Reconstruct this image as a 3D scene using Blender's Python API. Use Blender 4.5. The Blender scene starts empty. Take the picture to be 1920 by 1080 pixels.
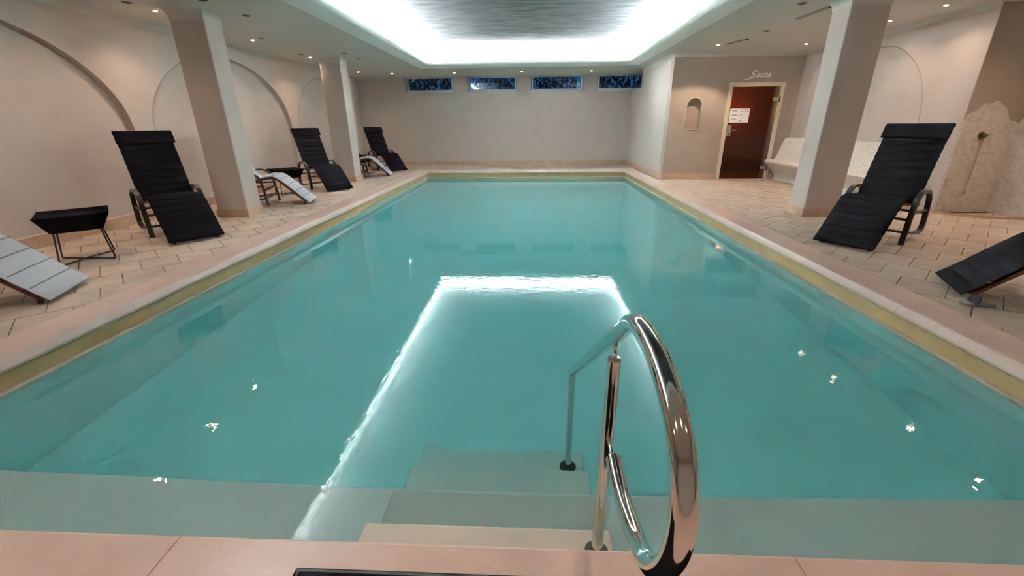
import bpy, bmesh, math, random
from mathutils import Vector, Matrix

random.seed(7)
SC = bpy.context.scene
COL = SC.collection
PI = math.pi

# ------------------------------------------------------------------ camera
CAM_Z = 1.25
PITCH, YAW, ROLL = .366, .0477, -.0098
cam_d = bpy.data.cameras.new('camera')
cam = bpy.data.objects.new('camera', cam_d)
COL.objects.link(cam)
cp, sp, cy, sy = math.cos(PITCH), math.sin(PITCH), math.cos(YAW), math.sin(YAW)
FW = Vector((-sy * cp, cy * cp, -sp))
RT = Vector((cy, sy, 0))
UP = RT.cross(FW)
cr, sr = math.cos(ROLL), math.sin(ROLL)
R2, U2 = RT * cr + UP * sr, UP * cr - RT * sr
M = Matrix((R2, U2, -FW)).transposed().to_4x4()
M.translation = Vector((0, 0, CAM_Z))
cam.matrix_world = M
cam_d.sensor_width = 36
cam_d.lens = 800 / 1920 * 36
cam_d.clip_start = .02
SC.camera = cam

# ------------------------------------------------------------------ world, exposure
wd = bpy.data.worlds.new('dusk_sky')
SC.world = wd
wd.use_nodes = True
wd.node_tree.nodes['Background'].inputs[0].default_value = (.09, .25, .50, 1)
wd.node_tree.nodes['Background'].inputs[1].default_value = .08
SC.view_settings.view_transform = 'Standard'
SC.view_settings.look = 'None'
SC.view_settings.gamma = 1
SC.view_settings.use_curve_mapping = False
SC.cycles.max_bounces = 9
SC.cycles.transmission_bounces = 7
SC.view_settings.exposure = 2.42
LED = 690.0          # radiance of the cove light strips
SPOT = 8.2         # watts of one warm downlight
LED_COL = (.95, 1.0, 1.06)
SPOT_COL = (1.0, .74, .57)

# ------------------------------------------------------------------ materials
def mat(name, col, rough=.6, metal=0, var=0, vscale=8, bump=0, bscale=60, col2=None, spec=.5, obj_var=0,
        detail=4, lo=.35, hi=.65, coat=0, mapping=None):
    m = bpy.data.materials.new(name)
    m.use_nodes = True
    nt = m.node_tree
    b = nt.nodes['Principled BSDF']
    b.inputs['Base Color'].default_value = (*col, 1)
    b.inputs['Roughness'].default_value = rough
    b.inputs['Metallic'].default_value = metal
    b.inputs['Specular IOR Level'].default_value = spec
    b.inputs['Coat Weight'].default_value = coat
    tc = nt.nodes.new('ShaderNodeTexCoord')
    src = tc.outputs['Object']
    if mapping:
        mp = nt.nodes.new('ShaderNodeMapping')
        mp.inputs['Scale'].default_value = mapping
        nt.links.new(src, mp.inputs[0])
        src = mp.outputs[0]
    if var or col2:
        n = nt.nodes.new('ShaderNodeTexNoise')
        n.inputs['Scale'].default_value = vscale
        n.inputs['Detail'].default_value = detail
        nt.links.new(src, n.inputs['Vector'])
        r = nt.nodes.new('ShaderNodeValToRGB')
        c2 = col2 if col2 else tuple(c * (1 - var) for c in col)
        r.color_ramp.elements[0].position = lo
        r.color_ramp.elements[1].position = hi
        r.color_ramp.elements[0].color = (*c2, 1)
        r.color_ramp.elements[1].color = (*col, 1)
        nt.links.new(n.outputs['Fac'], r.inputs[0])
        out = r.outputs[0]
        if obj_var:
            oi = nt.nodes.new('ShaderNodeObjectInfo')
            mr = nt.nodes.new('ShaderNodeMapRange')
            mr.inputs['To Min'].default_value = 1 - obj_var
            mr.inputs['To Max'].default_value = 1 + obj_var
            nt.links.new(oi.outputs['Random'], mr.inputs['Value'])
            hs = nt.nodes.new('ShaderNodeHueSaturation')
            nt.links.new(mr.outputs[0], hs.inputs['Value'])
            nt.links.new(out, hs.inputs['Color'])
            out = hs.outputs[0]
        nt.links.new(out, b.inputs['Base Color'])
    if bump:
        n2 = nt.nodes.new('ShaderNodeTexNoise')
        n2.inputs['Scale'].default_value = bscale
        n2.inputs['Detail'].default_value = 3
        nt.links.new(src, n2.inputs['Vector'])
        bp = nt.nodes.new('ShaderNodeBump')
        bp.inputs['Strength'].default_value = bump
        bp.inputs['Distance'].default_value = .01
        nt.links.new(n2.outputs['Fac'], bp.inputs['Height'])
        nt.links.new(bp.outputs[0], b.inputs['Normal'])
    return m

def emit(name, col, s):
    m = bpy.data.materials.new(name)
    m.use_nodes = True
    nt = m.node_tree
    nt.nodes.remove(nt.nodes['Principled BSDF'])
    e = nt.nodes.new('ShaderNodeEmission')
    e.inputs[0].default_value = (*col, 1)
    e.inputs[1].default_value = s
    nt.links.new(e.outputs[0], nt.nodes['Material Output'].inputs[0])
    return m

def pane_mat(name, tint, ior=1.5, rough=0.0):
    """thin pane: Fresnel mix of a tinted see-through and a mirror reflection"""
    m = bpy.data.materials.new(name)
    m.use_nodes = True
    nt = m.node_tree
    nt.nodes.remove(nt.nodes['Principled BSDF'])
    t = nt.nodes.new('ShaderNodeBsdfTransparent')
    t.inputs[0].default_value = (*tint, 1)
    g = nt.nodes.new('ShaderNodeBsdfGlossy')
    g.inputs['Roughness'].default_value = rough
    f = nt.nodes.new('ShaderNodeFresnel')
    f.inputs[0].default_value = ior
    mx = nt.nodes.new('ShaderNodeMixShader')
    nt.links.new(f.outputs[0], mx.inputs[0])
    nt.links.new(t.outputs[0], mx.inputs[1])
    nt.links.new(g.outputs[0], mx.inputs[2])
    nt.links.new(mx.outputs[0], nt.nodes['Material Output'].inputs[0])
    return m

PAINT = mat('beige_paint', (.62, .535, .475), .85, var=.05, vscale=3, bump=.12, bscale=120)
PAINT_D = mat('taupe_paint', (.42, .345, .28), .85, var=.06, vscale=3, bump=.12, bscale=120)
CEIL = mat('ceiling_paint', (.66, .63, .58), .85, bump=.05, bscale=90)
WHITE = mat('white_plaster', (.90, .91, .88), .6)
SILVER = mat('silver_brushed_paint', (.125, .14, .138), .8, spec=.15, col2=(.055, .065, .066), vscale=2.4, detail=6, lo=.36, hi=.62,
             bump=.25, bscale=6, mapping=(1, 3.2, 1))
TILE = mat('sandstone_tile', (.66, .53, .42), .55, var=.2, vscale=5, obj_var=.07, bump=.25, bscale=35)
GROUT = mat('grout', (.27, .20, .145), .9)
COPE = mat('pink_sandstone', (.80, .575, .475), .28, var=.1, vscale=3, bump=.15, bscale=40, obj_var=.03)
SKIRT = mat('skirting_stone', (.62, .43, .30), .5, var=.15, vscale=6, obj_var=.06)
LINER = mat('pool_band_tile', (.57, .395, .185), .45, var=.1, vscale=5)
BASIN = mat('pool_liner', (.88, .89, .85), .6, var=.04, vscale=2)
STEPM = mat('step_stone', (.68, .60, .48), .5, var=.06, vscale=4)
STEPW = mat('water_paled_liner', (.76, .78, .72), .6, var=.04, vscale=3)  # liner tone also carries the pale light scattered by the water
CHROME = mat('polished_steel', (.72, .70, .67), .07, metal=1)
STEEL = mat('brushed_steel', (.55, .53, .50), .3, metal=1)
BLACKF = mat('black_fabric', (.005, .0045, .005), .98, var=.3, vscale=30, bump=.1, bscale=200, spec=.03)
GREYF = mat('light_grey_fabric', (.58, .60, .65), .9, var=.06, vscale=30, bump=.3, bscale=200, spec=.2)
PIPING = mat('grey_piping', (.26, .27, .29), .9)
BENT = mat('dark_bentwood', (.045, .035, .03), .35, var=.2, vscale=10)
REDW = mat('red_brown_wood', (.20, .055, .022), .4, var=.3, vscale=12)
WIRE = mat('black_wire', (.02, .016, .015), .4)
FRAME_W = mat('white_window_plastic', (.72, .76, .84), .4)
RAILG = mat('grey_shutter_rail', (.42, .45, .52), .5)
DOORF = mat('cream_door_frame', (.70, .61, .46), .5)
SAUNAW = mat('sauna_wood', (.32, .15, .07), .6, var=.3, vscale=4, mapping=(8, 1, 1))
MOSAIC = mat('white_mosaic', (.80, .78, .73), .35, col2=(.58, .56, .51), vscale=55, lo=.38, hi=.5, detail=2)
STONE = mat('stone_cladding', (.66, .60, .53), .6, col2=(.53, .47, .40), vscale=16, detail=10, lo=.3, hi=.55, bump=.5, bscale=25)
PAPER = mat('white_paper', (.85, .84, .82), .8)
INK = mat('dark_ink', (.12, .1, .1), .9)
SIGN = mat('white_letter_paint', (.85, .84, .80), .7)
BRASS = mat('old_brass', (.22, .165, .08), .35, metal=1)
RUBBER = mat('black_rubber', (.008, .007, .008), .9, bump=.2, bscale=150, spec=.1)
DARKHOLE = mat('dark_metal_grille', (.05, .045, .04), .6)
TRIMR = mat('nickel_trim', (.40, .36, .32), .35, metal=.8)
TRIMD = mat('dark_trim', (.24, .20, .17), .5)
LEAF = mat('dark_leaf', (.035, .07, .045), .6, var=.5, vscale=3)
GRASS = mat('garden_soil', (.05, .06, .04), .9)
LEDM = emit('cove_led', LED_COL, LED)
LENS = emit('warm_lens', (1, .80, .58), 5)
GLASS = pane_mat('window_glass', (.75, .85, .95), 1.55)
BROWNG = pane_mat('brown_door_glass', (.42, .25, .15), 1.4, .12)
GREENG = pane_mat('glass_edge', (.55, .60, .56), 1.5, .05)
ALU = mat('diffuser_grey_green', (.36, .41, .40), .45)

# water: refracting surface with ripples + colour absorbed along the path
WATER = bpy.data.materials.new('pool_water')
WATER.use_nodes = True
nt = WATER.node_tree
nt.nodes.remove(nt.nodes['Principled BSDF'])
gl = nt.nodes.new('ShaderNodeBsdfGlass')
gl.inputs['IOR'].default_value = 1.333
gl.inputs['Roughness'].default_value = 0
va = nt.nodes.new('ShaderNodeVolumeAbsorption')
va.inputs['Color'].default_value = (0.0, .92, .955, 1)
va.inputs['Density'].default_value = .41
tc = nt.nodes.new('ShaderNodeTexCoord')
n1 = nt.nodes.new('ShaderNodeTexNoise')
n1.inputs['Scale'].default_value = 15
n1.inputs['Detail'].default_value = 2.5
nt.links.new(tc.outputs['Object'], n1.inputs['Vector'])
bp = nt.nodes.new('ShaderNodeBump')
bp.inputs['Strength'].default_value = .12
bp.inputs['Distance'].default_value = .0065
nt.links.new(n1.outputs['Fac'], bp.inputs['Height'])
nt.links.new(bp.outputs[0], gl.inputs['Normal'])
mo = nt.nodes['Material Output']
nt.links.new(gl.outputs[0], mo.inputs['Surface'])
nt.links.new(va.outputs[0], mo.inputs['Volume'])

# ------------------------------------------------------------------ helpers
def link(o, parent=None):
    COL.objects.link(o)
    if parent:
        o.parent = parent
    return o

def obj(name, vf, m, parent=None, smooth=False, angle=None):
    v, f = vf
    me = bpy.data.meshes.new(name)
    me.from_pydata([tuple(p) for p in v], [], f)
    bm = bmesh.new()
    bm.from_mesh(me)
    bmesh.ops.recalc_face_normals(bm, faces=bm.faces)
    bm.to_mesh(me)
    bm.free()
    me.materials.append(m)
    if smooth or angle:
        for p in me.polygons:
            p.use_smooth = True
        if angle:
            me.set_sharp_from_angle(angle=math.radians(angle))
    return link(bpy.data.objects.new(name, me), parent)

def tag(o, label=None, cat=None, group=None, kind=None):
    if label: o['label'] = label
    if cat: o['category'] = cat
    if group: o['group'] = group
    if kind: o['kind'] = kind
    return o

def struct(name, vf, m, parent=None, label=None, **k):
    o = obj(name, vf, m, parent, **k)
    if not parent: o['kind'] = 'structure'
    if label: o['label'] = label
    return o

def thing(name, label, cat, loc=(0, 0, 0), rz=0, group=None):
    o = link(bpy.data.objects.new(name, None))
    o.empty_display_size = .1
    o.location = loc
    o.rotation_euler = (0, 0, rz)
    return tag(o, label, cat, group)

def box(x0, x1, y0, y1, z0, z1):
    v = [(x, y, z) for z in (z0, z1) for y in (y0, y1) for x in (x0, x1)]
    return v, [(0, 1, 3, 2), (4, 5, 7, 6), (0, 1, 5, 4), (2, 3, 7, 6), (0, 2, 6, 4), (1, 3, 7, 5)]

def merge(*parts):
    V, F = [], []
    for v, f in parts:
        k = len(V)
        V += list(v)
        F += [tuple(i + k for i in q) for q in f]
    return V, F

def bevbox(x0, x1, y0, y1, z0, z1, b=.01, seg=2):
    bm = bmesh.new()
    v, f = box(x0, x1, y0, y1, z0, z1)
    vs = [bm.verts.new(p) for p in v]
    for q in f: bm.faces.new([vs[i] for i in q])
    bmesh.ops.recalc_face_normals(bm, faces=bm.faces)
    bmesh.ops.bevel(bm, geom=bm.edges[:], offset=b, segments=seg, affect='EDGES', profile=.5)
    bm.verts.index_update()
    r = [tuple(p.co) for p in bm.verts], [tuple(p.index for p in q.verts) for q in bm.faces]
    bm.free()
    return r

def prism(poly, axis, a, b):
    """extrude 2D polygon along axis: 'x' -> (y,z), 'y' -> (x,z), 'z' -> (x,y)"""
    def P(p, t):
        return {'x': (t, p[0], p[1]), 'y': (p[0], t, p[1]), 'z': (p[0], p[1], t)}[axis]
    n = len(poly)
    v = [P(p, a) for p in poly] + [P(p, b) for p in poly]
    f = [tuple(range(n)), tuple(range(2 * n - 1, n - 1, -1))]
    f += [(i, (i + 1) % n, n + (i + 1) % n, n + i) for i in range(n)]
    return v, f

def cat_rom(pts, n=8, closed=False):
    P = [Vector(p) for p in pts]
    out = []
    N = len(P)
    rng = range(N if closed else N - 1)
    for i in rng:
        p0 = P[(i - 1) % N] if closed or i > 0 else P[0] * 2 - P[1]
        p1, p2 = P[i], P[(i + 1) % N]
        p3 = P[(i + 2) % N] if closed or i + 2 < N else p2 * 2 - p1
        for k in range(n):
            t = k / n
            out.append(.5 * ((2 * p1) + (p2 - p0) * t + (2 * p0 - 5 * p1 + 4 * p2 - p3) * t * t + (3 * p1 - p0 - 3 * p2 + p3) * t ** 3))
    if not closed: out.append(P[-1].copy())
    return out

def sweep(path, sec, up=Vector((0, 0, 1)), closed=False, caps=True):
    """sweep 2D section (side, up) along a path with a fixed reference"""
    path = [Vector(p) for p in path]
    N = len(path)
    V, F = [], []
    prev = None
    for i, p in enumerate(path):
        a = path[(i - 1) % N] if closed or i else path[0]
        b = path[(i + 1) % N] if closed or i < N - 1 else path[-1]
        t = (b - a).normalized()
        if prev is None:
            s = t.cross(up)
            if s.length < 1e-4: s = t.cross(Vector((1, 0, 0)))
        else:
            s = prev - t * prev.dot(t)
        s.normalize()
        u = s.cross(t).normalized()
        prev = s
        V += [tuple(p + s * q[0] + u * q[1]) for q in sec]
    n = len(sec)
    for i in range(N if closed else N - 1):
        j = (i + 1) % N
        F += [(i * n + k, i * n + (k + 1) % n, j * n + (k + 1) % n, j * n + k) for k in range(n)]
    if caps and not closed:
        F.append(tuple(range(n - 1, -1, -1)))
        F.append(tuple((N - 1) * n + k for k in range(n)))
    return V, F

def circ(r, n=12):
    return [(r * math.cos(2 * PI * k / n), r * math.sin(2 * PI * k / n)) for k in range(n)]

def tube(path, r, n=10, closed=False):
    return sweep(path, circ(r, n), closed=closed)

def rrect(w, h, r, n=3):
    out = []
    for cx, cz, a0 in ((w / 2 - r, h / 2 - r, 0), (-w / 2 + r, h / 2 - r, PI / 2), (-w / 2 + r, -h / 2 + r, PI), (w / 2 - r, -h / 2 + r, 1.5 * PI)):
        for k in range(n + 1):
            a = a0 + PI / 2 * k / n
            out.append((cx + r * math.cos(a), cz + r * math.sin(a)))
    return out

def lathe(prof, n=20, c=(0, 0, 0), axis='z'):
    """prof: list of (r, h)"""
    V, F = [], []
    for r, h in prof:
        for k in range(n):
            a = 2 * PI * k / n
            p = (r * math.cos(a), r * math.sin(a), h)
            if axis == 'y': p = (p[0], p[2], p[1])
            if axis == 'x': p = (p[2], p[0], p[1])
            V.append((p[0] + c[0], p[1] + c[1], p[2] + c[2]))
    for i in range(len(prof) - 1):
        F += [(i * n + k, i * n + (k + 1) % n, (i + 1) * n + (k + 1) % n, (i + 1) * n + k) for k in range(n)]
    F.append(tuple(range(n)))
    F.append(tuple((len(prof) - 1) * n + k for k in range(n)))
    return V, F

def cut(o, cutters):
    """boolean the cutter shapes out of o for good"""
    tmp = []
    for vf in cutters:
        c = obj('cutter', vf, o.data.materials[0])
        md = o.modifiers.new('cut', 'BOOLEAN')
        md.operation = 'DIFFERENCE'
        md.object = c
        md.solver = 'EXACT'
        tmp.append(c)
    dg = bpy.context.evaluated_depsgraph_get()
    me = bpy.data.meshes.new_from_object(o.evaluated_get(dg))
    o.modifiers.clear()
    o.data = me
    for c in tmp:
        bpy.data.objects.remove(c, do_unlink=True)

def arch(c, w, spring, top, bottom, n=28):
    """2D arch outline: half ellipse on straight jambs"""
    p = [(c - w / 2, bottom), (c + w / 2, bottom)]
    for k in range(n + 1):
        a = PI * k / n
        p.append((c + w / 2 * math.cos(a), spring + (top - spring) * math.sin(a)))
    return p

def project(p):
    q = Vector(p) - Vector((0, 0, CAM_Z))
    d = q.dot(FW)
    if d < .05: return None
    return 960 + 800 * q.dot(R2) / d, 540 - 800 * q.dot(U2) / d

# ------------------------------------------------------------------ dimensions
CZ = 2.66                       # ceiling
XL, XR, XS = -5.53, 5.85, 3.08  # left wall, right wall, sauna block
YF, YS, YB = 14.67, 10.56, -2.4  # far wall, sauna front, back wall
PX0, PX1, PY0, PY1 = -3.06, 2.66, .995, 12.83   # pool walls
WZ = -.2                        # water level
FZ = -1.3                       # pool floor
HX0, HX1, HY0, HY1 = -3.0, 2.74, .9, 12.6     # ceiling recess

# ------------------------------------------------------------------ walls
wl = struct('wall_left', box(XL - .4, XL, YB, YF + .3, -.1, 2.75), PAINT)
cut(wl, [prism(arch(c, 3.83, 1.2, 2.40, .135), 'x', XL - .075, XL + .2) for c in (4.175, 8.365)]
    + [prism(arch(12.11, 2.95, 1.2, 2.40, .135), 'x', XL - .075, XL + .2)]
    + [prism(arch(-.015, 3.83, 1.2, 2.40, .135), 'x', XL - .075, XL + .2)])
WIN = [(-4.03, -2.46), (-2.05, -.47), (-.09, 1.60), (1.95, 3.45)]
wf = struct('wall_far', box(XL - .3, 3.7, YF, YF + .3, -.1, 2.75), PAINT)
cut(wf, [box(a, b, YF - .2, YF + .5, 2.2, 2.655) for a, b in WIN])
wsb = struct('wall_block', box(XS, XS + .25, YS + .25, YF, -.1, 2.75), PAINT)
cut(wsb, [box(XS - .2, XS + .6, 13.4, YF + .2, 2.2, 2.70)])
struct('wall_block_notch', merge(box(XS + .25, XS + .6, 13.3, 13.4, 2.1, 2.75), box(XS + .4, XS + .45, 13.4, YF, 2.1, 2.75),
                                 box(XS + .25, XS + .45, 13.4, YF, 2.1, 2.199)), PAINT)
ws = struct('wall_sauna', box(XS, XR + .3, YS, YS + .25, -.1, 2.75), PAINT_D)
DX0, DX1, DZ = 4.335, 5.52, 2.065
cut(ws, [box(DX0 + .04, DX1 - .04, YS - .2, YS + .5, -.2, DZ - .04),
         prism(arch(3.63, .33, 1.60, 1.765, 1.115, 20), 'y', YS - .2, YS + .17),
         prism(arch(4.93, 1.62, 1.75, 2.40, .0, 24), 'y', YS - .2, YS + .02)])
wr = struct('wall_right', box(XR, XR + .9, 6.5, YS, -.1, 2.75), PAINT)
cut(wr, [prism(arch(8.42, 2.40, 1.2, 2.40, .135), 'x', XR - .2, XR + .06)])
def bead(name, c, w, x, label):  # darker bead added so the soft shade line of each arch edge shows
    pts = arch(c, w + .012, 1.2, 2.406, .135, 40)[2:]
    pts = [(c + w / 2 + .006, .136)] + pts + [(c - w / 2 - .006, .136)]
    struct(name, sweep([(x, p[0], p[1]) for p in pts], circ(.007, 8), up=Vector((1, 0, 0))), PAINT_D, label=label, smooth=True)
bead('trim_10', 4.175, 3.83, XL, 'added thin bead drawing the shaded edge of the nearest wall arch on the left')
bead('trim_11', 8.365, 3.83, XL, 'added thin bead drawing the shaded edge of the middle wall arch on the left')
bead('trim_12', 12.11, 2.95, XL, 'added thin bead drawing the shaded edge of the far wall arch on the left')
bead('trim_13', 8.42, 2.40, XR, 'added thin bead drawing the shaded edge of the wall arch on the right')
struct('wall_shower', box(XR + .001, 6.62, 6.488, 6.5, -.05, CZ), PAINT_D)
struct('wall_right_alcove', box(6.62, 6.9, YB, 6.5, -.1, 2.75), PAINT)
struct('wall_back', box(XL - .4, 6.9, YB - .3, YB, -.1, 2.75), PAINT)

# ------------------------------------------------------------------ ceiling with lit recess
cb = 3.25
ceil = struct('ceiling', merge(box(XL - .4, HX0, YB - .3, YF + .3, CZ, cb), box(HX1, 6.9, YB - .3, YF + .3, CZ, cb),
                               box(HX0, HX1, YB - .3, HY0, CZ, cb), box(HX0, HX1, HY1, YF + .3, CZ, cb)), CEIL)
# rounded lip around the recess: gentle roll up to an edge that hides the lamps
LH = .125
LIP = [(0, CZ)] + [(.29 * math.sin(a), CZ + LH * (1 - math.cos(a))) for a in [PI / 2 * k / 10 for k in range(1, 11)]] + \
      [(.292, CZ + LH + .02), (.28, CZ + LH + .032), (.265, CZ + LH + .02), (.02, CZ + LH + .01), (0, CZ + LH + .01)]
def ring(prof, x0, x1, y0, y1, closed=True):
    """prof (inset, z) run around a rectangle"""
    V, F = [], []
    n = len(prof)
    for cx, cy_, sx, sy_ in ((x0, y0, 1, 1), (x1, y0, -1, 1), (x1, y1, -1, -1), (x0, y1, 1, -1)):
        V += [(cx + sx * u, cy_ + sy_ * u, z) for u, z in prof]
    for i in range(4):
        j = (i + 1) % 4
        F += [(i * n + k, i * n + (k + 1) % n, j * n + (k + 1) % n, j * n + k) for k in range(n if closed else n - 1)]
    return V, F
struct('trim_1', ring(LIP, HX0, HX1, HY0, HY1), WHITE, label='white rolled edge around the lit ceiling recess', angle=40)
CURV = [(0, CZ + LH)] + [(.26 * (1 - math.cos(a)), CZ + LH + .20 * math.sin(a)) for a in [PI / 2 * k / 8 for k in range(9)]]
struct('trim_2', ring(CURV, HX0 + .002, HX1 - .002, HY0 + .002, HY1 - .002, False), WHITE, label='white curved cove above the light strips', smooth=True)
struct('ceiling_panel', box(HX0 + .2, HX1 - .2, HY0 + .2, HY1 - .2, CZ + LH + .20, CZ + LH + .26), SILVER, label='silver grey brushed ceiling field inside the lit recess')
def led(name, a, b, label):
    o = obj(name, box(*a, *b, CZ + LH + .011, CZ + LH + .02), LEDM)
    return tag(o, label, 'light strip', 'cove light strips')
led('cove_light_strip', (HX0 + .10, HX0 + .14), (1.2, HY1 - .1), 'long white light strip hidden behind the left lip of the ceiling recess')
led('cove_light_strip', (HX0 + .15, HX1 - .15), (HY1 - .14, HY1 - .10), 'white light strip hidden behind the far lip of the ceiling recess')
led('cove_light_strip', (HX1 - .14, HX1 - .10), (5.9, HY1 - .1), 'white light strip hidden behind the right lip of the ceiling recess')

# crown cove along the side walls
CR = [(0, CZ), (0, CZ - .085)] + [(.075 * (1 - math.cos(a)), CZ - .085 + .085 * math.sin(a)) for a in [PI / 2 * k / 6 for k in range(1, 7)]]
def crown_x(name, x, s, y0, y1, label, m=CEIL):
    struct(name, prism([(x + s * u, z) for u, z in CR], 'y', y0, y1), m, label=label, angle=40)
def crown_y(name, y, s, x0, x1, label, m=CEIL):
    v, f = prism([(y + s * u, z) for u, z in CR], 'x', x0, x1)
    struct(name, (v, f), m, label=label, angle=40)
crown_x('trim_3', XL, 1, YB, YF, 'curved ceiling moulding along the left wall')
crown_x('trim_4', XR, -1, 6.5, YS, 'curved ceiling moulding along the right wall')
crown_x('trim_5', XS, -1, YS, 13.4, 'curved ceiling moulding along the pale block wall')
crown_y('trim_6', YS, -1, XS - .0, XR, 'curved ceiling moulding above the sauna door')
crown_y('trim_7', YF, -1, XL, -4.05, 'curved ceiling moulding left of the windows')
crown_y('trim_8', 6.5, -1, XR, 6.62, 'curved ceiling moulding above the shower wall')

# ------------------------------------------------------------------ columns with flared tops
def column(n, x0, x1, y0, y1, label):
    c = thing('column', label, 'column', ((x0 + x1) / 2, (y0 + y1) / 2, 0), group='square columns')
    w, d = (x1 - x0) / 2, (y1 - y0) / 2
    obj('shaft', bevbox(-w, w, -d, d, -.01, CZ, .015, 2), PAINT, c)
    fl = [(0, 2.545)] + [(.085 * (1 - math.cos(a)), 2.545 + .115 * math.sin(a)) for a in [PI / 2 * k / 8 for k in range(1, 9)]] + [(.0, CZ)]
    V, F = [], []
    m_ = len(fl)
    for cx, cy_, sx, sy_ in ((-w, -d, -1, -1), (w, -d, 1, -1), (w, d, 1, 1), (-w, d, -1, 1)):
        V += [(cx + sx * u, cy_ + sy_ * u, z) for u, z in fl]
    for i in range(4):
        j = (i + 1) % 4
        F += [(i * m_ + k, i * m_ + k + 1, j * m_ + k + 1, j * m_ + k) for k in range(m_ - 1)]
    obj('flared_top', (V, F), CEIL, c, angle=40)
    k = .012
    for (a0, a1, b0, b1) in ((-w - k, w + k, -d - k, -d), (-w - k, w + k, d, d + k), (-w - k, -w, -d, d), (w, w + k, -d, d)):
        obj('skirting_tile', box(a0, a1, b0, b1, 0, .115), SKIRT, c)
column(1, -4.66, -4.20, 6.13, 6.48, 'nearest square column on the left deck beside a black lounger')
column(2, -4.67, -4.21, 10.29, 10.70, 'farther square column on the left deck')
column(3, 3.80, 4.27, 6.14, 6.50, 'square column on the right deck beside the black lounger')

# ------------------------------------------------------------------ skirting
def skirting(name, a, b, inner, h=.135, t=.015, step=.75):
    """a,b: ends on the wall line; inner: unit vector into the room"""
    a, b, n = Vector((*a, 0)), Vector((*b, 0)), Vector((*inner, 0))
    L = (b - a).length
    d = (b - a) / L
    root = struct(name, prismoid(a, d, n, L, .004, h - .004), GROUT)
    k = max(1, round(L / step))
    for i in range(k):
        s0, s1 = L * i / k + .0015, L * (i + 1) / k - .0015
        obj('skirting_tile', prismoid(a + d * s0, d, n, s1 - s0, t, h), SKIRT, root)
def prismoid(a, d, n, L, t, h):
    c = [a, a + d * L, a + d * L + n * t, a + n * t]
    v = [tuple(p + Vector((0, 0, -.002))) for p in c] + [tuple(p + Vector((0, 0, h))) for p in c]
    return v, [(0, 1, 2, 3), (4, 5, 6, 7), (0, 1, 5, 4), (1, 2, 6, 5), (2, 3, 7, 6), (3, 0, 4, 7)]
skirting('baseboard_left', (XL, 0), (XL, YF), (1, 0))
skirting('baseboard_far', (XL, YF), (XS, YF), (0, -1))
skirting('baseboard_block', (XS, YS), (XS, YF), (-1, 0))
skirting('baseboard_sauna', (XS, YS), (DX0 - .02, YS), (0, -1))
skirting('baseboard_sauna_right', (DX1 + .02, YS), (5.66, YS), (0, -1))

# ------------------------------------------------------------------ floor base and diagonal tiles
CW = .32
LX1, RX0 = PX0 - CW, PX1 + CW
floor = struct('floor', merge(box(XL - .3, LX1 + .02, YB, YF, -.3, -.014), box(RX0 - .02, 6.8, YB, YF, -.3, -.014),
                              box(LX1 + .02, RX0 - .02, PY1 + .3, YF, -.3, -.014), box(LX1 + .02, RX0 - .02, YB, .55, -.3, -.014)), GROUT)
def clip(poly, rect):
    x0, x1, y0, y1 = rect
    for ax, lim, sgn in ((0, x0, 1), (0, x1, -1), (1, y0, 1), (1, y1, -1)):
        out = []
        for i in range(len(poly)):
            a, b = poly[i], poly[(i + 1) % len(poly)]
            da, db = sgn * (a[ax] - lim), sgn * (b[ax] - lim)
            if da >= 0: out.append(a)
            if da * db < 0:
                t = da / (da - db)
                out.append((a[0] + t * (b[0] - a[0]), a[1] + t * (b[1] - a[1])))
        poly = out
        if len(poly) < 3: return []
    return poly
def area(p):
    return abs(sum(p[i][0] * p[(i + 1) % len(p)][1] - p[(i + 1) % len(p)][0] * p[i][1] for i in range(len(p)))) / 2
TW, TL, GAP = .30, .40, .0075
s2 = math.sqrt(.5)
regions = [(XL + .004, LX1 - .004, 0.2, YF - .004), (RX0 + .004, XR - .004, 0.2, YS - .004), (XR - .004, 6.616, 0.2, 6.4),
           (LX1, XS - .02, PY1 + CW, YF - .004)]
full_me = {}
tiles = []
for r in range(-45, 45):
    for c in range(-30, 75):
        u0 = c * TW + (TW / 2 if r % 2 else 0)
        v0 = r * TL
        q = [(u0 + GAP / 2, v0 + GAP / 2), (u0 + TW - GAP / 2, v0 + GAP / 2), (u0 + TW - GAP / 2, v0 + TL - GAP / 2), (u0 + GAP / 2, v0 + TL - GAP / 2)]
        w0 = [((a + b) * s2, (a - b) * s2) for a, b in q]
        for ri, reg in enumerate(regions):
            w = [(-p[0], p[1]) for p in w0] if ri in (1, 2) else w0     # the right deck is laid as a mirror image
            if min(p[0] for p in w) > reg[1] or max(p[0] for p in w) < reg[0] or min(p[1] for p in w) > reg[3] or max(p[1] for p in w) < reg[2]:
                continue
            k = clip(w, reg)
            if len(k) < 3 or area(k) < .0015: continue
            px = [project((*p, 0)) for p in k]
            sz = 0
            if all(px):
                cx = sum(p[0] for p in px) / len(px)
                cyy = sum(p[1] for p in px) / len(px)
                if -20 < cx < 1940 and 0 < cyy < 1090: sz = area(px)
            tiles.append((sz, k, len(k) == 4 and abs(area(k) - area(w)) < 1e-5, w, ri in (1, 2)))
tiles.sort(key=lambda t: -t[0])
rest = []
for i, (sz, k, isfull, w, mir) in enumerate(tiles):
    dz = random.uniform(-.0015, .0005)
    if i < 300 and sz > 0:
        if isfull:
            c0 = Vector((*w[0], 0))
            if mir not in full_me:
                o = obj('floor_tile', prism([(p[0] - w[0][0], p[1] - w[0][1]) for p in w], 'z', -.02, 0), TILE, floor)
                full_me[mir] = o.data
            else:
                o = link(bpy.data.objects.new('floor_tile', full_me[mir]), floor)
            o.location = (w[0][0], w[0][1], dz)
        else:
            obj('floor_tile', prism(k, 'z', -.02, dz), TILE, floor)
    else:
        rest.append(prism(k, 'z', -.02, dz))
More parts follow.
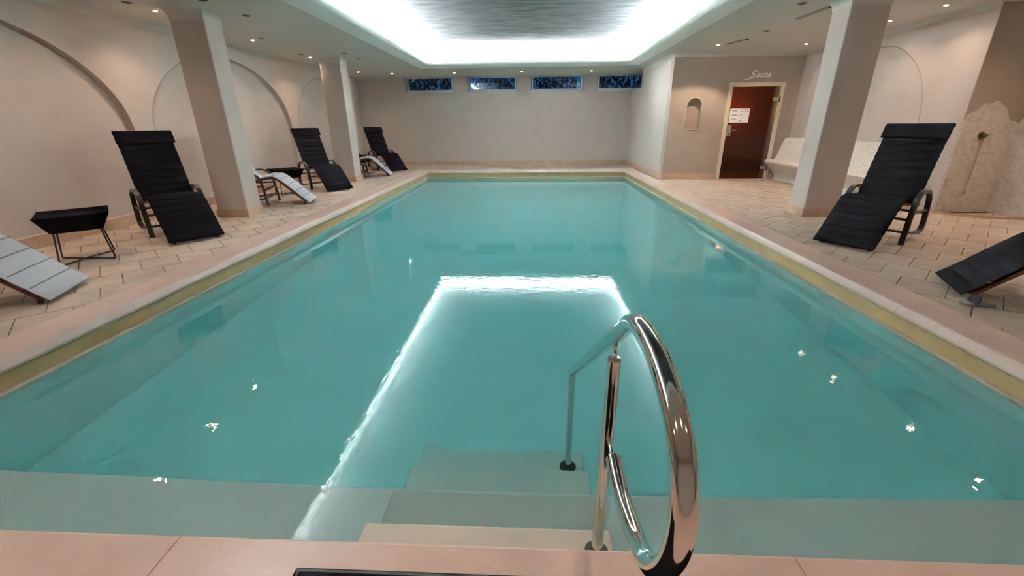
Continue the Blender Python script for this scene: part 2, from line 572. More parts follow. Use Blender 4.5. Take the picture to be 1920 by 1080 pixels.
o = obj('floor_tile', merge(*rest), TILE, floor)
o['kind'] = 'stuff'
o['label'] = 'remaining sandstone tiles of the deck'

# ------------------------------------------------------------------ pool basin, coping, water
b0 = .3
QX0, QX1, QY0, QY1 = PX0 - .045, PX1 + .045, PY0 - .045, PY1 + .045     # tiled wall, set back behind the waterline ledge
def rim(o, z0, z1, inset=0):
    return merge(box(QX0 - o, QX0 + inset, QY0 - o, QY1 + o, z0, z1), box(QX1 - inset, QX1 + o, QY0 - o, QY1 + o, z0, z1),
                 box(QX0 + inset, QX1 - inset, QY1 - inset, QY1 + o, z0, z1), box(QX0 + inset, QX1 - inset, QY0 - o, QY0 + inset, z0, z1))
basin = struct('pool_basin', merge(box(QX0 - b0, QX1 + b0, QY0 - b0, QY1 + b0, FZ - .2, FZ), rim(b0, FZ, WZ - .01)), BASIN,
               label='pale pool basin under the water')
struct('pool_band', rim(.2, WZ - .01, -.05), LINER, label='ochre tiled band between water and coping')
struct('trim_9', rim(0, WZ - .03, WZ + .006, .045), STEPM, label='thin pale ledge along the waterline')
struct('pool_ledge', bevbox(PX0 - .02, PX1 + .02, PY0 - .05, 1.555, FZ - .02, -.50, .012), BASIN, label='shallow underwater ledge across the near end')
# coping profile: u=0 outer edge .. u=CW inner nose
NOSE = [(0, -.02), (0, 0), (CW - .034, 0), (CW - .027, -.003), (CW - .016, -.018), (CW - .005, -.042), (CW, -.058), (CW - .003, -.072), (CW - .014, -.080), (.02, -.080)]
cop = struct('pool_coping', merge(box(LX1, PX0 - .06, .6, PY1 + .3, -.09, -.03), box(PX1 + .06, RX0, .6, PY1 + .3, -.09, -.03),
                                  box(LX1, RX0, PY1 + .06, PY1 + .3, -.09, -.03), box(LX1, RX0, .6, PY0 - .06, -.09, -.03)), GROUT,
             label='stone coping around the pool')
def stones_x(x_out, s, cuts):
    for a, b in zip(cuts[:-1], cuts[1:]):
        obj('coping_stone', prism([(x_out + s * u, z) for u, z in NOSE], 'y', a + .0015, b - .0015), COPE, cop, angle=18)
def stones_y(y_out, s, cuts):
    for a, b in zip(cuts[:-1], cuts[1:]):
        v, f = prism([(y_out + s * u, z) for u, z in NOSE], 'x', a + .0015, b - .0015)
        obj('coping_stone', (v, f), COPE, cop, angle=18)
YN, YI = PY0, PY1
stones_x(PX0 - CW, 1, [YN, 2.9, 5.1, 7.2, 9.3, 11.4, YI])
stones_x(PX1 + CW, -1, [YN, 2.98, 5.08, 7.2, 9.3, 11.4, YI])
stones_y(PY1 + CW, -1, [PX0 - CW, -.85, 1.2, PX1 + CW])
stones_y(PY0 - CW, 1, [PX0 - CW, -1.14, .815, PX1 + CW])
struct('near_deck', box(LX1 - .2, RX0 + .2, YB, PY0 - CW - .002, -.05, -.001), COPE, label='plain stone slab floor in front of the pool')

water = obj('pool_water', box(PX0 - .1, PX1 + .1, PY0 - .1, PY1 + .1, FZ - .1, WZ), WATER)
tag(water, 'still turquoise water filling the pool', 'water', kind='stuff')

# ------------------------------------------------------------------ steps into the pool
st = thing('pool_steps', 'beige stone steps descending into the water', 'steps', (-.165, PY0, FZ))
for i, (yf, d) in enumerate(((1.205, -.005), (1.505, .23), (1.78, .43), (2.045, .63))):
    obj('step', bevbox(-.475, .475, -.02, yf - PY0, -.01 if i == 3 else 0, WZ - d - FZ - i * .0, .012), STEPM if i == 0 else STEPW, st)

# ------------------------------------------------------------------ handrail
hr = thing('handrail', 'polished steel handrail with looped end beside the pool steps', 'handrail', (.243, 1.11, WZ + .005))
HB = Vector((.243, 1.11, WZ + .005))
def hl(pts): return [Vector(p) - HB for p in pts]
A = (.243, 1.11)
pa = hl([(A[0], A[1], WZ + .005), (A[0] + .002, A[1], .2), (A[0] + .004, A[1], .60)])
post = obj('post', tube(pa, .0205, 20), CHROME, hr, angle=40)
obj('post_cap', lathe([(.0205, .600), (.0195, .606), (.012, .608)], 20, (.004, 0, -HB.z)), STEEL, post, angle=40)
obj('pin', tube(hl([(A[0] + .004, A[1], .60), (A[0] + .004, A[1] - .012, .67)]), .0065, 10), CHROME, post, smooth=True)
obj('flange', lathe([(.042, 0), (.042, .006), (.038, .010), (.022, .011), (.022, .0)], 24), DARKHOLE, hr, angle=40)
Bx, By = .218, 1.93
obj('post', tube(hl([(Bx, By, WZ - .63), (Bx, By, -.2), (Bx, By, .045)]), .018, 18), CHROME, hr, angle=40)
obj('flange', lathe([(.045, 0), (.045, .006), (.040, .010), (.018, .011), (.018, 0)], 24, tuple(Vector((Bx, By, WZ - .63)) - HB)), DARKHOLE, hr, angle=40)
lo = [(Bx, By, .045), (.228, 1.55, .33), (.243, 1.12, .675)]
loop = [(.243, .955, .795), (.242, .88, .826), (.242, .79, .836), (.242, .70, .83), (.242, .615, .803), (.242, .545, .75), (.242, .508, .665),
        (.242, .520, .565), (.242, .575, .462), (.242, .65, .40), (.242, .74, .362), (.242, .86, .338), (.242, .985, .345)]
rail = cat_rom(loop, 8)
rail = [Vector(p) for p in lo[:1]] + [Vector(lo[0]).lerp(Vector(loop[0]), t) for t in (.2, .4, .6, .8, .93)] + rail
obj('rail', sweep([p - HB for p in rail], circ(.0225, 22), up=Vector((1, 0, 0))), CHROME, hr, angle=50)
obj('elbow', lathe([(.001, -.02), (.014, -.016), (.020, -.004), (.019, .01), (.010, .018), (.001, .02)], 18, tuple(Vector((Bx, By, .045)) - HB)), CHROME, hr, smooth=True)
obj('pin', tube(hl([(.242, .985, .345), (.2435, 1.10, .335)]), .006, 10), CHROME, hr, smooth=True)

# ------------------------------------------------------------------ windows high in the far wall
WINLAB = ['leftmost narrow white window under the ceiling', 'second narrow white window from the left', 'third narrow white window from the left',
          'rightmost narrow white window running into the block wall']
for i, (a, b) in enumerate(WIN):
    yw = YF + .07
    fr = struct('window_%d' % (i + 1), merge(box(a, b, yw, yw + .06, 2.2, 2.245), box(a, b, yw, yw + .06, 2.64, 2.66),
                                             box(a, a + .04, yw, yw + .06, 2.245, 2.64), box(b - .04, b, yw, yw + .06, 2.245, 2.64)), FRAME_W, label=WINLAB[i])
    a2, b2 = a + .075, b - .055
    obj('sash', merge(box(a2, b2, yw - .012, yw + .04, 2.245, 2.285), box(a2, b2, yw - .012, yw + .04, 2.615, 2.64),
                      box(a2, a2 + .035, yw - .012, yw + .04, 2.285, 2.615), box(b2 - .035, b2, yw - .012, yw + .04, 2.285, 2.615)), FRAME_W, fr)
    obj('pane', box(a2 + .03, b2 - .03, yw + .012, yw + .018, 2.28, 2.62), GLASS, fr)
    for xx in (a + .002, b - .052):
        obj('shutter_rail', box(xx, xx + .05, YF + .005, yw, 2.2, 2.655), RAILG, fr)
    obj('sill', box(a, b, YF - .015, yw, 2.185, 2.203), FRAME_W, fr)
    obj('handle', bevbox(a2 + .012, a2 + .026, yw - .03, yw - .012, 2.55, 2.60, .004, 1), STEEL, fr)

# outside: dark planting against a dusk sky
struct('garden_ground', box(-14, 14, YF + .3, 24, 1.9, 2.1), GRASS, label='dark garden soil outside the windows')
def hedge(x0, x1, y, z1, n, label):
    V, F = [], []
    for k in range(n):
        c = Vector((random.uniform(x0, x1), y + random.gauss(0, .35), 2.1 + (z1 - 2.1) * random.random() ** .9))
        s = random.uniform(.04, .10)
        R = Matrix.Rotation(random.uniform(0, 6.28), 3, 'Z') @ Matrix.Rotation(random.uniform(-1.2, 1.2), 3, 'X')
        q = [(-s * .45, 0, 0), (0, 0, -s), (s * .45, 0, 0), (0, 0, s)]
        k0 = len(V)
        V += [tuple(c + R @ Vector(p)) for p in q]
        F.append((k0, k0 + 1, k0 + 2, k0 + 3))
    h = thing('hedge', label, 'hedge', ((x0 + x1) / 2, y, 2.1), group='hedges outside the windows')
    loc = h.location
    o = obj('foliage', ([(p[0] - loc.x, p[1] - loc.y, p[2] - 2.1) for p in V], F), LEAF, h)
    o['kind'] = 'stuff'
    for t in (.1, .3, .5, .7, .9):
        bx = (t - .5) * (x1 - x0)
        obj('branch', tube([(bx * .9, random.gauss(0, .05), -.02), (bx, random.gauss(0, .1), (z1 - 2.1) * .8)], .02, 5), LEAF, h)
hedge(-8.0, -2.4, 17.2, 4.6, 9000, 'dark leafy hedge outside the two left windows')
hedge(-2.2, 1.6, 17.4, 4.2, 4200, 'loose dark hedge outside the third window with sky gaps')
hedge(1.8, 7.0, 17.0, 4.6, 8000, 'dark leafy hedge outside the rightmost window')
dm = lathe([(.14, 0), (.135, .08), (.11, .15), (.07, .19), (.001, .205)], 18, (.32, 15.6, 2.1))  # pale dome added to stand in for a bright bluish gleam
tag(obj('stand_in_dome', dm, mat('pale_blue_gleam', (.55, .75, .85), .6), smooth=True), 'pale dome added for a bluish gleam outside the third window', 'dome')

# ------------------------------------------------------------------ sauna front: door, lettering, niche sill, notices
struct('sauna_room', merge(box(4.0, 6.2, YS + 1.6, YS + 1.7, -.1, 2.4), box(4.0, 4.1, YS + .25, YS + 1.6, -.1, 2.4), box(6.1, 6.2, YS + .25, YS + 1.6, -.1, 2.4),
                           box(4.0, 6.2, YS + .25, YS + 1.7, 2.3, 2.4), box(4.0, 6.2, YS + .0, YS + 1.7, -.12, -.015)), SAUNAW, label='wood lined sauna behind the door')
sl = bpy.data.lights.new('sauna_lamp', 'POINT')
sl.energy = 5.5
sl.color = (1, .6, .3)
sl.shadow_soft_size = .08
so = link(bpy.data.objects.new('sauna_lamp', sl))
so.location = (5.2, YS + 1.1, 1.5)
dr = struct('door_1', merge(box(DX0, DX0 + .075, YS - .02, YS + .12, -.01, DZ - .075), box(DX1 - .075, DX1, YS - .02, YS + .12, -.01, DZ - .075),
                            box(DX0, DX1, YS - .02, YS + .12, DZ - .075, DZ)), DOORF, label='cream framed brown glass sauna door')
leaf = obj('door_leaf', box(DX0 + .08, DX1 - .19, YS + .01, YS + .022, .015, DZ - .08), BROWNG, dr)
obj('glass_strip', box(DX1 - .189, DX1 - .078, YS + .012, YS + .02, .015, DZ - .08), GREENG, dr)
for z in (.26, 1.72):
    h = obj('hinge', bevbox(DX1 - .2, DX1 - .07, YS - .022, YS + .008, z - .035, z + .035, .006, 1), STEEL, dr)
    obj('hinge_barrel', lathe([(.014, -.055), (.014, .055)], 12, (DX1 - .072, YS - .03, z)), DARKHOLE, h, smooth=True)
hp = obj('handle_plate', bevbox(DX0 + .095, DX0 + .18, YS - .008, YS + .008, .96, 1.19, .006, 1), STEEL, dr)
obj('lever', tube(cat_rom([(DX0 + .14, YS - .005, 1.085), (DX0 + .14, YS - .05, 1.085), (DX0 + .16, YS - .058, 1.085), (DX0 + .27, YS - .058, 1.08)], 5), .010, 10), CHROME, hp, smooth=True)
obj('lock', lathe([(.016, 0), (.016, .014)], 12, (DX0 + .135, YS - .02, 1.0), 'y'), DARKHOLE, hp)
def text_mesh(name, s, size, mtl, parent=None, shear=0):
    cu = bpy.data.curves.new(name, 'FONT')
    cu.body = s
    cu.size = size
    cu.extrude = .002
    cu.offset = .0035
    cu.shear = shear
    cu.align_x = 'CENTER'
    t = bpy.data.objects.new(name, cu)
    COL.objects.link(t)
    dg = bpy.context.evaluated_depsgraph_get()
    me = bpy.data.meshes.new_from_object(t.evaluated_get(dg))
    bpy.data.objects.remove(t, do_unlink=True)
    me.materials.clear()
    me.materials.append(mtl)
    o = link(bpy.data.objects.new(name, me), parent)
    return o
sg = thing('sauna_lettering', 'white slanted painted lettering reading Sauna above the door', 'lettering', (4.945, YS + .015, 2.165))
big = text_mesh('letter_s', 'S', .235, SIGN, sg, .45)
big.rotation_euler = (PI / 2, 0, 0)
big.location = (-.165, 0, -.025)
small = text_mesh('letters', 'auna', .165, SIGN, sg, .45)
small.rotation_euler = (PI / 2, 0, 0)
small.location = (.075, 0, 0)
obj('swash', sweep(cat_rom([(-.30, 0, -.035), (-.25, 0, -.04), (-.19, 0, -.02)], 6), [(-.003, -.008), (.003, -.008), (.003, .008), (-.003, .008)]), SIGN, sg)
def notice(x0, x1, z0, z1, rows, icons, label):
    p = thing('notice', label, 'notice', ((x0 + x1) / 2, YS + .006, z0), group='paper notices on the sauna door')
    w = (x1 - x0) / 2
    obj('paper', box(-w, w, 0, .002, 0, z1 - z0), PAPER, p)
    parts = []
    for zf, a, b, t in rows:
        parts.append(box(-w + 2 * w * a, -w + 2 * w * b, -.001, .0, (z1 - z0) * zf - t, (z1 - z0) * zf + t))
    obj('printed_lines', merge(*parts), INK, p)['kind'] = 'stuff'
    for zf, sc in icons:
        obj('printed_symbol', lathe([(.016 * sc, -.0012), (.016 * sc, 0)], 3 + int(3 * sc), (-w + .04, 0, (z1 - z0) * zf), 'y'), INK, p)
R1 = [(.86, .25, .75, .004), (.83, .2, .8, .003), (.60, .3, .7, .004), (.52, .12, .88, .005), (.30, .3, .7, .003), (.26, .2, .8, .003), (.22, .25, .75, .003)]
R2 = [(.92, .2, .85, .004), (.80, .35, .95, .003), (.60, .35, .7, .002), (.38, .35, .6, .002), (.16, .35, .7, .002)]
notice(4.435, 4.645, 1.24, 1.535, R1, [], 'left white printed notice on the brown sauna door')
notice(4.648, 4.865, 1.24, 1.535, R2, [(.78, .9), (.58, 1.0), (.36, .8), (.14, 1.1)], 'right white printed notice with small symbols on the sauna door')
nc = thing('wall_niche', 'small arched wall niche with pale rim left of the sauna door', 'niche', (3.63, YS, 1.115))
obj('niche_sill', bevbox(-.185, .185, -.02, .165, -.018, .002, .004, 1), DOORF, nc)
pts = [(.17, .002)] + [(.17 * math.cos(PI * k / 24), .485 + .17 * math.sin(PI * k / 24)) for k in range(25)] + [(-.17, .002)]
obj('niche_rim', sweep([(p[0], -.002, p[1]) for p in pts], circ(.008, 8), up=Vector((0, 1, 0))), DOORF, nc, smooth=True)

# ------------------------------------------------------------------ mosaic bench
bn = thing('mosaic_bench', 'white mosaic tiled bench along the right wall', 'bench', (XR - .002, 8.6, 0))
sy0, sy1 = -1.75, 1.94
seatp = [(-.03, .43)] + [(-.39, .45), (-.45, .435), (-.475, .40), (-.455, .36), (-.40, .335), (-.20, .12), (-.17, .10), (-.03, .10)]
obj('seat', prism(seatp, 'y', sy0, sy1), MOSAIC, bn, angle=40)
obj('plinth', prism([(-.19, .0), (-.0, .0), (-.0, .125), (-.19, .125)], 'y', sy0 + .01, sy1 - .01), MOSAIC, bn)
backp = [(0, .0), (-.03, .12), (-.26, .44), (-.22, .52), (-.12, .86), (-.09, .905), (-.05, .915), (0, .915)]
obj('backrest', prism(backp, 'y', sy0 + .005, sy1 - .005), MOSAIC, bn, angle=40)

# ------------------------------------------------------------------ shower corner
YW = 6.5
def wavy(t):
    return 1.22 + .28 * math.exp(-((t - .30) / .22) ** 2) + .03 * math.sin(t * 17) + .015 * math.sin(t * 41)
N = 24
poly = [(XR + .002, 0), (6.618, 0)] + [(XR + .002 + (.766) * (1 - k / N), wavy(.766 * (1 - k / N))) for k in range(N + 1)]
struct('shower_cladding', prism(poly, 'y', YW - .025, YW + .01), STONE, label='mottled stone cladding with wavy top on the shower wall')
poly = [(YW - .02, 0), (3.6, 0)] + [(3.6 + (YW - 3.62) * k / 40, 1.30 + .04 * math.sin(k * .9) + .02 * math.sin(k * 2.3)) for k in range(41)]
struct('shower_cladding_side', prism(poly, 'x', 6.585, 6.63), STONE, label='mottled stone cladding on the alcove side wall')
sh = thing('shower_fitting', 'old brass shower valve with spout and hanging chain on the stone cladding', 'shower', (6.14, YW - .025, 1.05))
obj('rosette', lathe([(.05, -.012), (.048, -.02), (.03, -.028), (.001, -.03)], 20, (0, .012, 0), 'y'), BRASS, sh, angle=40)
obj('valve_body', lathe([(.024, -.07), (.026, -.04), (.02, -.012)], 16, (0, .0, 0), 'y'), BRASS, sh, angle=40)
obj('spout', tube(cat_rom([(0, -.05, .0), (.04, -.06, .012), (.09, -.065, .01)], 5), .012, 10), STEEL, sh, smooth=True)
ch = obj('chain', tube(cat_rom([(.0, -.055, -.01), (-.005, -.05, -.3), (.004, -.045, -.55), (-.01, -.045, -.66), (.01, -.045, -.74)], 6), .006, 6), STEEL, sh, smooth=True)
obj('pull_weight', lathe([(.001, -.06), (.014, -.05), (.016, -.03), (.006, -.006), (.001, 0)], 12, (.01, -.045, -.735)), STEEL, ch, smooth=True)
arc = cat_rom([(5.80, 6.46, 0), (5.95, 6.20, 0), (6.20, 6.02, 0), (6.55, 5.95, 0)], 8)
tag(obj('shower_kerb', sweep([(p.x, p.y, .012) for p in arc], [(-.03, -.012), (.03, -.012), (.022, .014), (-.022, .014)]), mat('wet_orange_tile', (.55, .36, .24), .12, var=.2, vscale=9), angle=30),
    'low wet orange stone kerb curving in front of the shower', 'kerb')

# ------------------------------------------------------------------ loungers
# side profile in (distance back from the foot, height) of the cushion's top surface
TOPLINE = [(0, .055), (.12, .165), (.30, .345), (.43, .462), (.52, .505), (.64, .502), (.78, .475), (.875, .480), (.93, .56), (1.01, .73), (1.10, .92), (1.18, 1.07), (1.245, 1.185)]
def resample(pts, n):
    P = cat_rom([(p[0], 0, p[1]) for p in pts], 10)
    d = [0]
    for a, b in zip(P[:-1], P[1:]): d.append(d[-1] + (b - a).length)
    out = []
    j = 0
    for i in range(n + 1):
        s = d[-1] * i / n
        while j < len(d) - 2 and d[j + 1] < s: j += 1
        t = (s - d[j]) / max(1e-9, d[j + 1] - d[j])
        out.append(P[j].lerp(P[j + 1], min(1, t)))
    return out, d[-1]
def pad(seams, thick, width, pts=TOPLINE, per=6, amp=.45):
    """quilted pad: `seams` sewn panels; the thickness swells between seams"""
    n = seams * per
    P, L = resample(pts, n)
    V, F = [], []
    W = 9
    for i, p in enumerate(P):
        a, b = P[max(0, i - 1)], P[min(n, i + 1)]
        t = (b - a).normalized()
        nrm = Vector((-t.z, 0, t.x))
        ph = (i % per) / per
        sw = (math.sin(PI * ph)) ** .5 if ph else 0
        th = thick * (1 - amp + amp * sw)
        edge = 1 - .012 * (1 - sw)
        top, bot = [], []
        for k in range(W):
            u = -1 + 2 * k / (W - 1)
            r = (1 - abs(u) ** 5)
            y = u * width / 2 * edge
            q = p - nrm * (thick - th) * .5
            top.append(q - nrm * (th * .45) * (1 - r) + Vector((0, y, 0)))
            bot.append(q - nrm * (th - th * .35 * (1 - r)) + Vector((0, y, 0)))
        V += [(-q.x, q.y, q.z) for q in top + bot[::-1]]
    m = 2 * W
    for i in range(n):
        F += [(i * m + k, i * m + (k + 1) % m, (i + 1) * m + (k + 1) % m, (i + 1) * m + k) for k in range(m)]
    F.append(tuple(range(m)))
    F.append(tuple(n * m + k for k in range(m)))
    return V, F
def offset_line(off, t0=0, t1=99):
    P, L = resample(TOPLINE, 40)
    out = []
    for i, p in enumerate(P):
        a, b = P[max(0, i - 1)], P[min(40, i + 1)]
        t = (b - a).normalized()
        out.append(p - Vector((-t.z, 0, t.x)) * off)
    return [Vector((-p.x, 0, p.z)) for p in out if t0 <= p.x <= t1]
def make_lounger(white):
    root = link(bpy.data.objects.new('lounger', None))
    root.empty_display_size = .1
    W = .56
    th = .05 if white else .055
    cu = obj('cushion', pad(13 if white else 19, th, W, amp=.5 if white else .5), GREYF if white else BLACKF, root, angle=60)
    # folded head flap hanging over the top of the backrest
    fp = [(1.262, 1.192), (1.238, 1.205), (1.212, 1.17), (1.165, 1.075)]
    P = cat_rom([(-x, 0, z) for x, z in fp], 6)
    obj('head_flap', sweep(P, rrect(W + .03, .03, .013), up=Vector((0, 0, 1))), GREYF if white else BLACKF, cu, angle=50)
    if white:
        # seam piping across the pad
        P, L = resample(TOPLINE, 13)
        for p in P[1:-1]:
            a = [(-p.x, -W / 2 * .97, p.z - .010), (-p.x, 0, p.z - .007), (-p.x, W / 2 * .97, p.z - .010)]
            obj('seam', tube(a, .004, 6), PIPING, cu)
    obj('care_tag', box(-.155, -.135, W / 2 - .008, W / 2 + .006, .150, .153), PAPER, cu)
    for s in (-1, 1):
        ln = offset_line(th + .012, .06)
        obj('side_rail', sweep([p + Vector((0, s * (W / 2 - .035), 0)) for p in ln], [(-.018, -.012), (.018, -.012), (.018, .012), (-.018, .012)]), REDW, root, angle=40)
    ln = offset_line(th + .008, .1)
    for k in range(1, len(ln) - 1, 4):
        p, t = ln[k], (ln[k + 1] - ln[k - 1]).normalized()
        a = [p + t * x for x in (-.022, .022)]
        n = Vector((-t.z, 0, t.x)) * .006
        v = [q + n * sg + Vector((0, y, 0)) for y in (-W / 2 + .05, W / 2 - .05) for q in a for sg in (-1, 1)]
        obj('slat', ([tuple(q) for q in v], [(0, 1, 3, 2), (4, 5, 7, 6), (0, 1, 5, 4), (2, 3, 7, 6), (0, 2, 6, 4), (1, 3, 7, 5)]), REDW, root)
    # bent armrest loops with the front leg
    sec = [(-.013, -.025), (.013, -.025), (.013, .025), (-.013, .025)]
    for s in (-1, 1):
        y = s * (W / 2 + .03)
        pts = [(.665, .0), (.675, .12), (.69, .27), (.71, .41), (.745, .485), (.815, .535), (.91, .550), (1.01, .535), (1.09, .49), (1.135, .42), (1.165, .30),
               (1.19, .18), (1.17, .115), (1.11, .085), (1.0, .085), (.85, .105), (.69, .128)]
        path = [Vector((-q.x, y, q.z)) for q in cat_rom([(a, 0, b) for a, b in pts], 5)]
        arm = obj('armrest_frame', sweep(path, sec, up=Vector((0, 1, 0))), BENT, root, angle=40)
        obj('arm_bracket', box(-1.15, -.70, y - .012, y + .012, .315, .34), BENT, arm)
        obj('foot_leg', box(-.125, -.095, s * (W / 2 - .06) - .014, s * (W / 2 - .06) + .014, 0, .12), BENT, root)
    for t, z in ((.69, .13), (.69, .265), (1.17, .29), (.86, .41)):
        obj('crossbar', box(-t - .018, -t + .018, -W / 2 - .03, W / 2 + .03, z - .012, z + .012), BENT, root)
    return root
def copy_tree(o, parent=None):
    c = o.copy()
    COL.objects.link(c)
    c.parent = parent
    for ch in list(o.children): copy_tree(ch, c)
    return c
def place(protos, key, spots, make):
    for x, y, h, label, group, cat in spots:
        if key not in protos:
            protos[key] = make()
            o = protos[key]
        else:
            o = copy_tree(protos[key])
        o.location = (x, y, 0)
        o.rotation_euler = (0, 0, h)
        tag(o, label, cat, group)
PR = {}
place(PR, 'black', [
    (-3.89, 4.703, -.665, 'black quilted lounger on the left deck in front of the nearest column', 'black loungers', 'lounger'),
    (-3.921, 8.774, -.692, 'black quilted lounger on the left deck between the two columns', 'black loungers', 'lounger'),
    (-3.842, 12.696, -.70, 'farthest black quilted lounger near the far wall', 'black loungers', 'lounger'),
    (3.256, 4.507, -2.52, 'black quilted lounger with raised back on the right deck', 'black loungers', 'lounger'),
    (3.305, 3.359, 2.696, 'black lounger cut off by the right edge, only its foot end showing', 'black loungers', 'lounger')], lambda: make_lounger(False))
place(PR, 'white', [
    (-3.739, 3.102, .389, 'light grey padded lounger cut off by the left edge', 'light grey loungers', 'lounger'),
    (-3.852, 7.478, .24, 'light grey padded lounger half hidden behind the nearest column', 'light grey loungers', 'lounger'),
    (-3.749, 11.669, .22, 'light grey padded lounger half hidden behind the farther column', 'light grey loungers', 'lounger')], lambda: make_lounger(True))

# ------------------------------------------------------------------ side tables: black tray on crossed wire legs
def make_table():
    root = link(bpy.data.objects.new('side_table', None))
    d, db = .38, .27
    zt, zb = .475, .315
    def diamond(r, z, c=.06):
        o = []
        for ax in ((1, 0), (0, 1), (-1, 0), (0, -1)):
            nx = (-ax[1], ax[0])
            for k in (-1, 0, 1):
                o.append((ax[0] * (r - abs(k) * c) + nx[0] * k * c, ax[1] * (r - abs(k) * c) + nx[1] * k * c, z - (.0 if k else -.004)))
        return o
    rings = [diamond(db, zb), diamond(d - .012, zt - .02), diamond(d, zt - .008), diamond(d - .004, zt + .004), diamond(d - .022, zt + .003), diamond(d - .05, zt - .02), diamond(db - .06, zt - .028)]
    V, F = [], []
    for r in rings: V += r
    n = 12
    for i in range(len(rings) - 1):
        F += [(i * n + k, i * n + (k + 1) % n, (i + 1) * n + (k + 1) % n, (i + 1) * n + k) for k in range(n)]
    F.append(tuple(range(n)))
    F.append(tuple((len(rings) - 1) * n + k for k in range(n)))
    obj('tray', (V, F), BLACKF, root, angle=50)
    for ax in ((1, 0), (0, 1)):
        b = .295
        P = [(-.235, .34), (-.262, .17), (-.288, .02), (-.275, .007), (0, .007 + (.0 if ax[0] else .011)), (.275, .007), (.288, .02), (.262, .17), (.235, .34)]
        obj('wire_leg', tube([(ax[0] * t, ax[1] * t, z) for t, z in P], .008, 8), WIRE, root, smooth=True)
    return root
place(PR, 'table', [
    (-4.55, 4.02, 0, 'black tray table on crossed wire legs beside the near left loungers', 'black tray tables', 'side table'),
    (-4.82, 8.42, 0, 'black tray table between the column and the middle black lounger', 'black tray tables', 'side table'),
    (-4.78, 12.30, 0, 'farthest black tray table beside the far black lounger', 'black tray tables', 'side table')], make_table)

# ------------------------------------------------------------------ small things on the deck
mt = thing('floor_mat', 'black rubber mat at the pool edge in front of the steps', 'mat', (0, .60, 0))
obj('mat_body', bevbox(-.70, .72, -.30, .27, 0, .012, .004, 1), RUBBER, mt)
obj('mat_rim', merge(box(-.695, .715, .255, .262, .011, .0145), box(-.69, -.683, -.29, .255, .011, .0145)), DARKHOLE, mt)
sd = thing('sandal', 'small grey slipper with dark strap lying by the right lounger', 'slipper', (3.21, 2.985, 0), -.35)
so_ = [(.10 * math.cos(a) + .015 * math.cos(2 * a), .042 * math.sin(a)) for a in [2 * PI * k / 20 for k in range(20)]]
obj('sole', prism(so_, 'z', .0, .014), mat('grey_sole', (.26, .25, .24), .8), sd)
obj('strap', sweep(cat_rom([(-.02, -.042, .008), (-.01, -.036, .035), (.0, 0, .045), (-.01, .036, .035), (-.02, .042, .008)], 5), rrect(.05, .006, .0025, 2), up=Vector((1, 0, 0))), RUBBER, sd)
def drain(x, y, label):
    d = thing('floor_drain', label, 'drain', (x, y, 0), group='floor drains')
    obj('ring', lathe([(.055, -.002), (.055, .003), (.045, .004)], 20), STEEL, d)
    obj('grille', lathe([(.043, .0), (.043, .0048)], 16), DARKHOLE, d)
drain(-3.66, 12.45, 'small round floor drain by the farthest black lounger')
drain(5.25, 10.2, 'tiny dark round floor drain in front of the sauna door')

# ------------------------------------------------------------------ ceiling fittings
def downlight(x, y, label, power=1.0, cone=135, blend=1.0):
    d = thing('downlight', label, 'downlight', (x, y, CZ), group='warm downlights')
    obj('trim_ring', lathe([(.052, .0), (.052, -.004), (.044, -.007), (.036, -.005), (.036, .0)], 20), TRIMR, d, angle=40)
    e = .030
    obj('lens', prism([(e, 0), (0, e), (-e, 0), (0, -e)], 'z', -.0095, -.003), LENS, d)
    l = bpy.data.lights.new('downlight_beam', 'SPOT')
    l.energy = SPOT * power
    l.color = SPOT_COL
    l.spot_size = math.radians(cone)
    l.spot_blend = blend
    l.shadow_soft_size = .03
    lo_ = bpy.data.objects.new('downlight_beam', l)
    link(lo_, d)
    lo_.location = (0, 0, -.03)
def dark_fit(x, y, label, r=.045):
    d = thing('ceiling_speaker', label, 'ceiling fitting', (x, y, CZ), group='unlit round ceiling fittings')
    obj('ring', lathe([(r + .012, 0), (r + .012, -.004), (r, -.007), (r, 0)], 20), TRIMD, d, angle=40)
    obj('grille', lathe([(r - .002, 0), (r - .002, -.003)], 20), DARKHOLE if r > .03 else TRIMD, d)
for x, y, l in [(-4.83, 2.07, 'nearest warm downlight over the left deck'), (-4.83, 4.10, 'warm downlight over the near left side table'),
                (-4.83, 5.13, 'warm downlight over the near black lounger on the left'), (-4.86, 6.20, 'warm downlight left of the nearest column top'),
                (-4.86, 8.25, 'warm downlight over the side table between the columns'), (-4.84, 10.27, 'warm downlight just left of the farther column top'),
                (-4.87, 13.1, 'warm downlight in the far left ceiling corner')]:
    downlight(x, y, l, .6 if 5 < y < 6 else 1.05)
for x, y, l in [(-4.07, 13.6, 'warm downlight left of the windows'), (-2.25, 13.6, 'warm downlight between the first two windows'), (-.31, 13.6, 'warm downlight between the middle two windows'),
                (1.67, 13.6, 'warm downlight between the last two windows')]:
    downlight(x, y, l, .12)
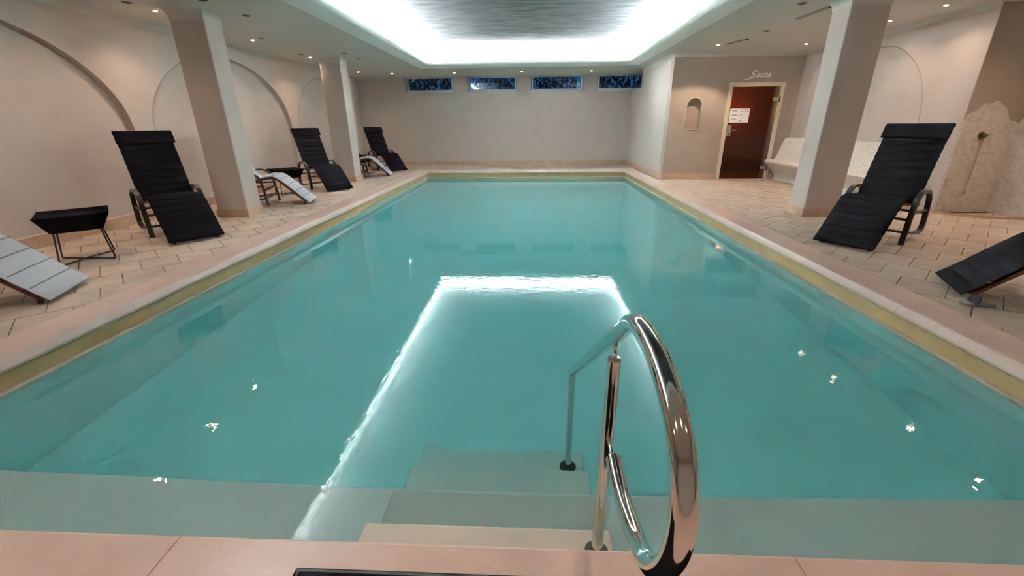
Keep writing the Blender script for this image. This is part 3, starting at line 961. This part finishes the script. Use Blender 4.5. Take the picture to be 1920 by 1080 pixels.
for x, y, l, p in [(5.30, 9.67, 'warm downlight right of the sauna lettering', .65),
                   (5.36, 7.67, 'warm downlight behind the right column top', .6), (5.40, 6.78, 'warm downlight right of the right column', .7),
                   (5.72, 5.50, 'warm downlight over the shower floor', 1.2), (5.70, 4.44, 'warm downlight over the right lounger', 1.2), (5.70, 2.4, 'nearest warm downlight over the right deck', 1)]:
    downlight(x, y, l, p)
downlight(3.60, 9.62, 'warm downlight above the arched wall niche', 2.1, 118, .25)
for x, y, l in [(-2.2, .0, 'leftmost warm downlight over the near deck'), (-.75, .0, 'second warm downlight from the left over the near deck'),
                (.75, .0, 'third warm downlight from the left over the near deck'), (2.2, .0, 'rightmost warm downlight over the near deck')]:
    downlight(x, y, l, .85)
for x, y, l in [(-4.865, 5.79, 'dark round fitting above the near left lounger'), (-3.91, 5.77, 'dark round fitting in front of the nearest column top'),
                (-3.88, 6.55, 'dark round fitting right of the nearest column top'), (-4.62, 8.12, 'dark round fitting beside the lit downlight between the columns'),
                (-4.84, 9.89, 'dark round fitting beside the lit downlight at the farther column'), (-3.90, 9.85, 'dark round fitting in front of the farther column top'),
                (-3.895, 10.62, 'dark round fitting right of the farther column top'), (3.87, 8.31, 'dark round fitting above the right deck near the grey slot'),
                (3.43, 6.54, 'dark round fitting left of the right column top')]:
    dark_fit(x, y, l)
def slot(a, b, label):
    a, b = Vector((*a, 0)), Vector((*b, 0))
    d = (b - a)
    s = thing('slot_diffuser', label, 'ceiling vent', (a.x, a.y, CZ), math.atan2(d.y, d.x), 'grey slot vents')
    L = d.length
    obj('plate', bevbox(0, L, -.032, .032, -.012, .002, .004, 1), ALU, s)
    for k in (-1, 1):
        obj('slot', box(.02, L - .02, k * .014 - .003, k * .014 + .003, -.0135, -.011), DARKHOLE, s)
    obj('bracket', bevbox(L - .03, L + .02, -.02, .02, -.02, .0, .004, 1), DARKHOLE, s)
slot((3.87, 7.43), (3.90, 6.72), 'thin grey slot vent in the ceiling beside the right column')
slot((3.72, 9.52), (3.88, 9.00), 'thin grey slot vent in the ceiling above the wall niche')
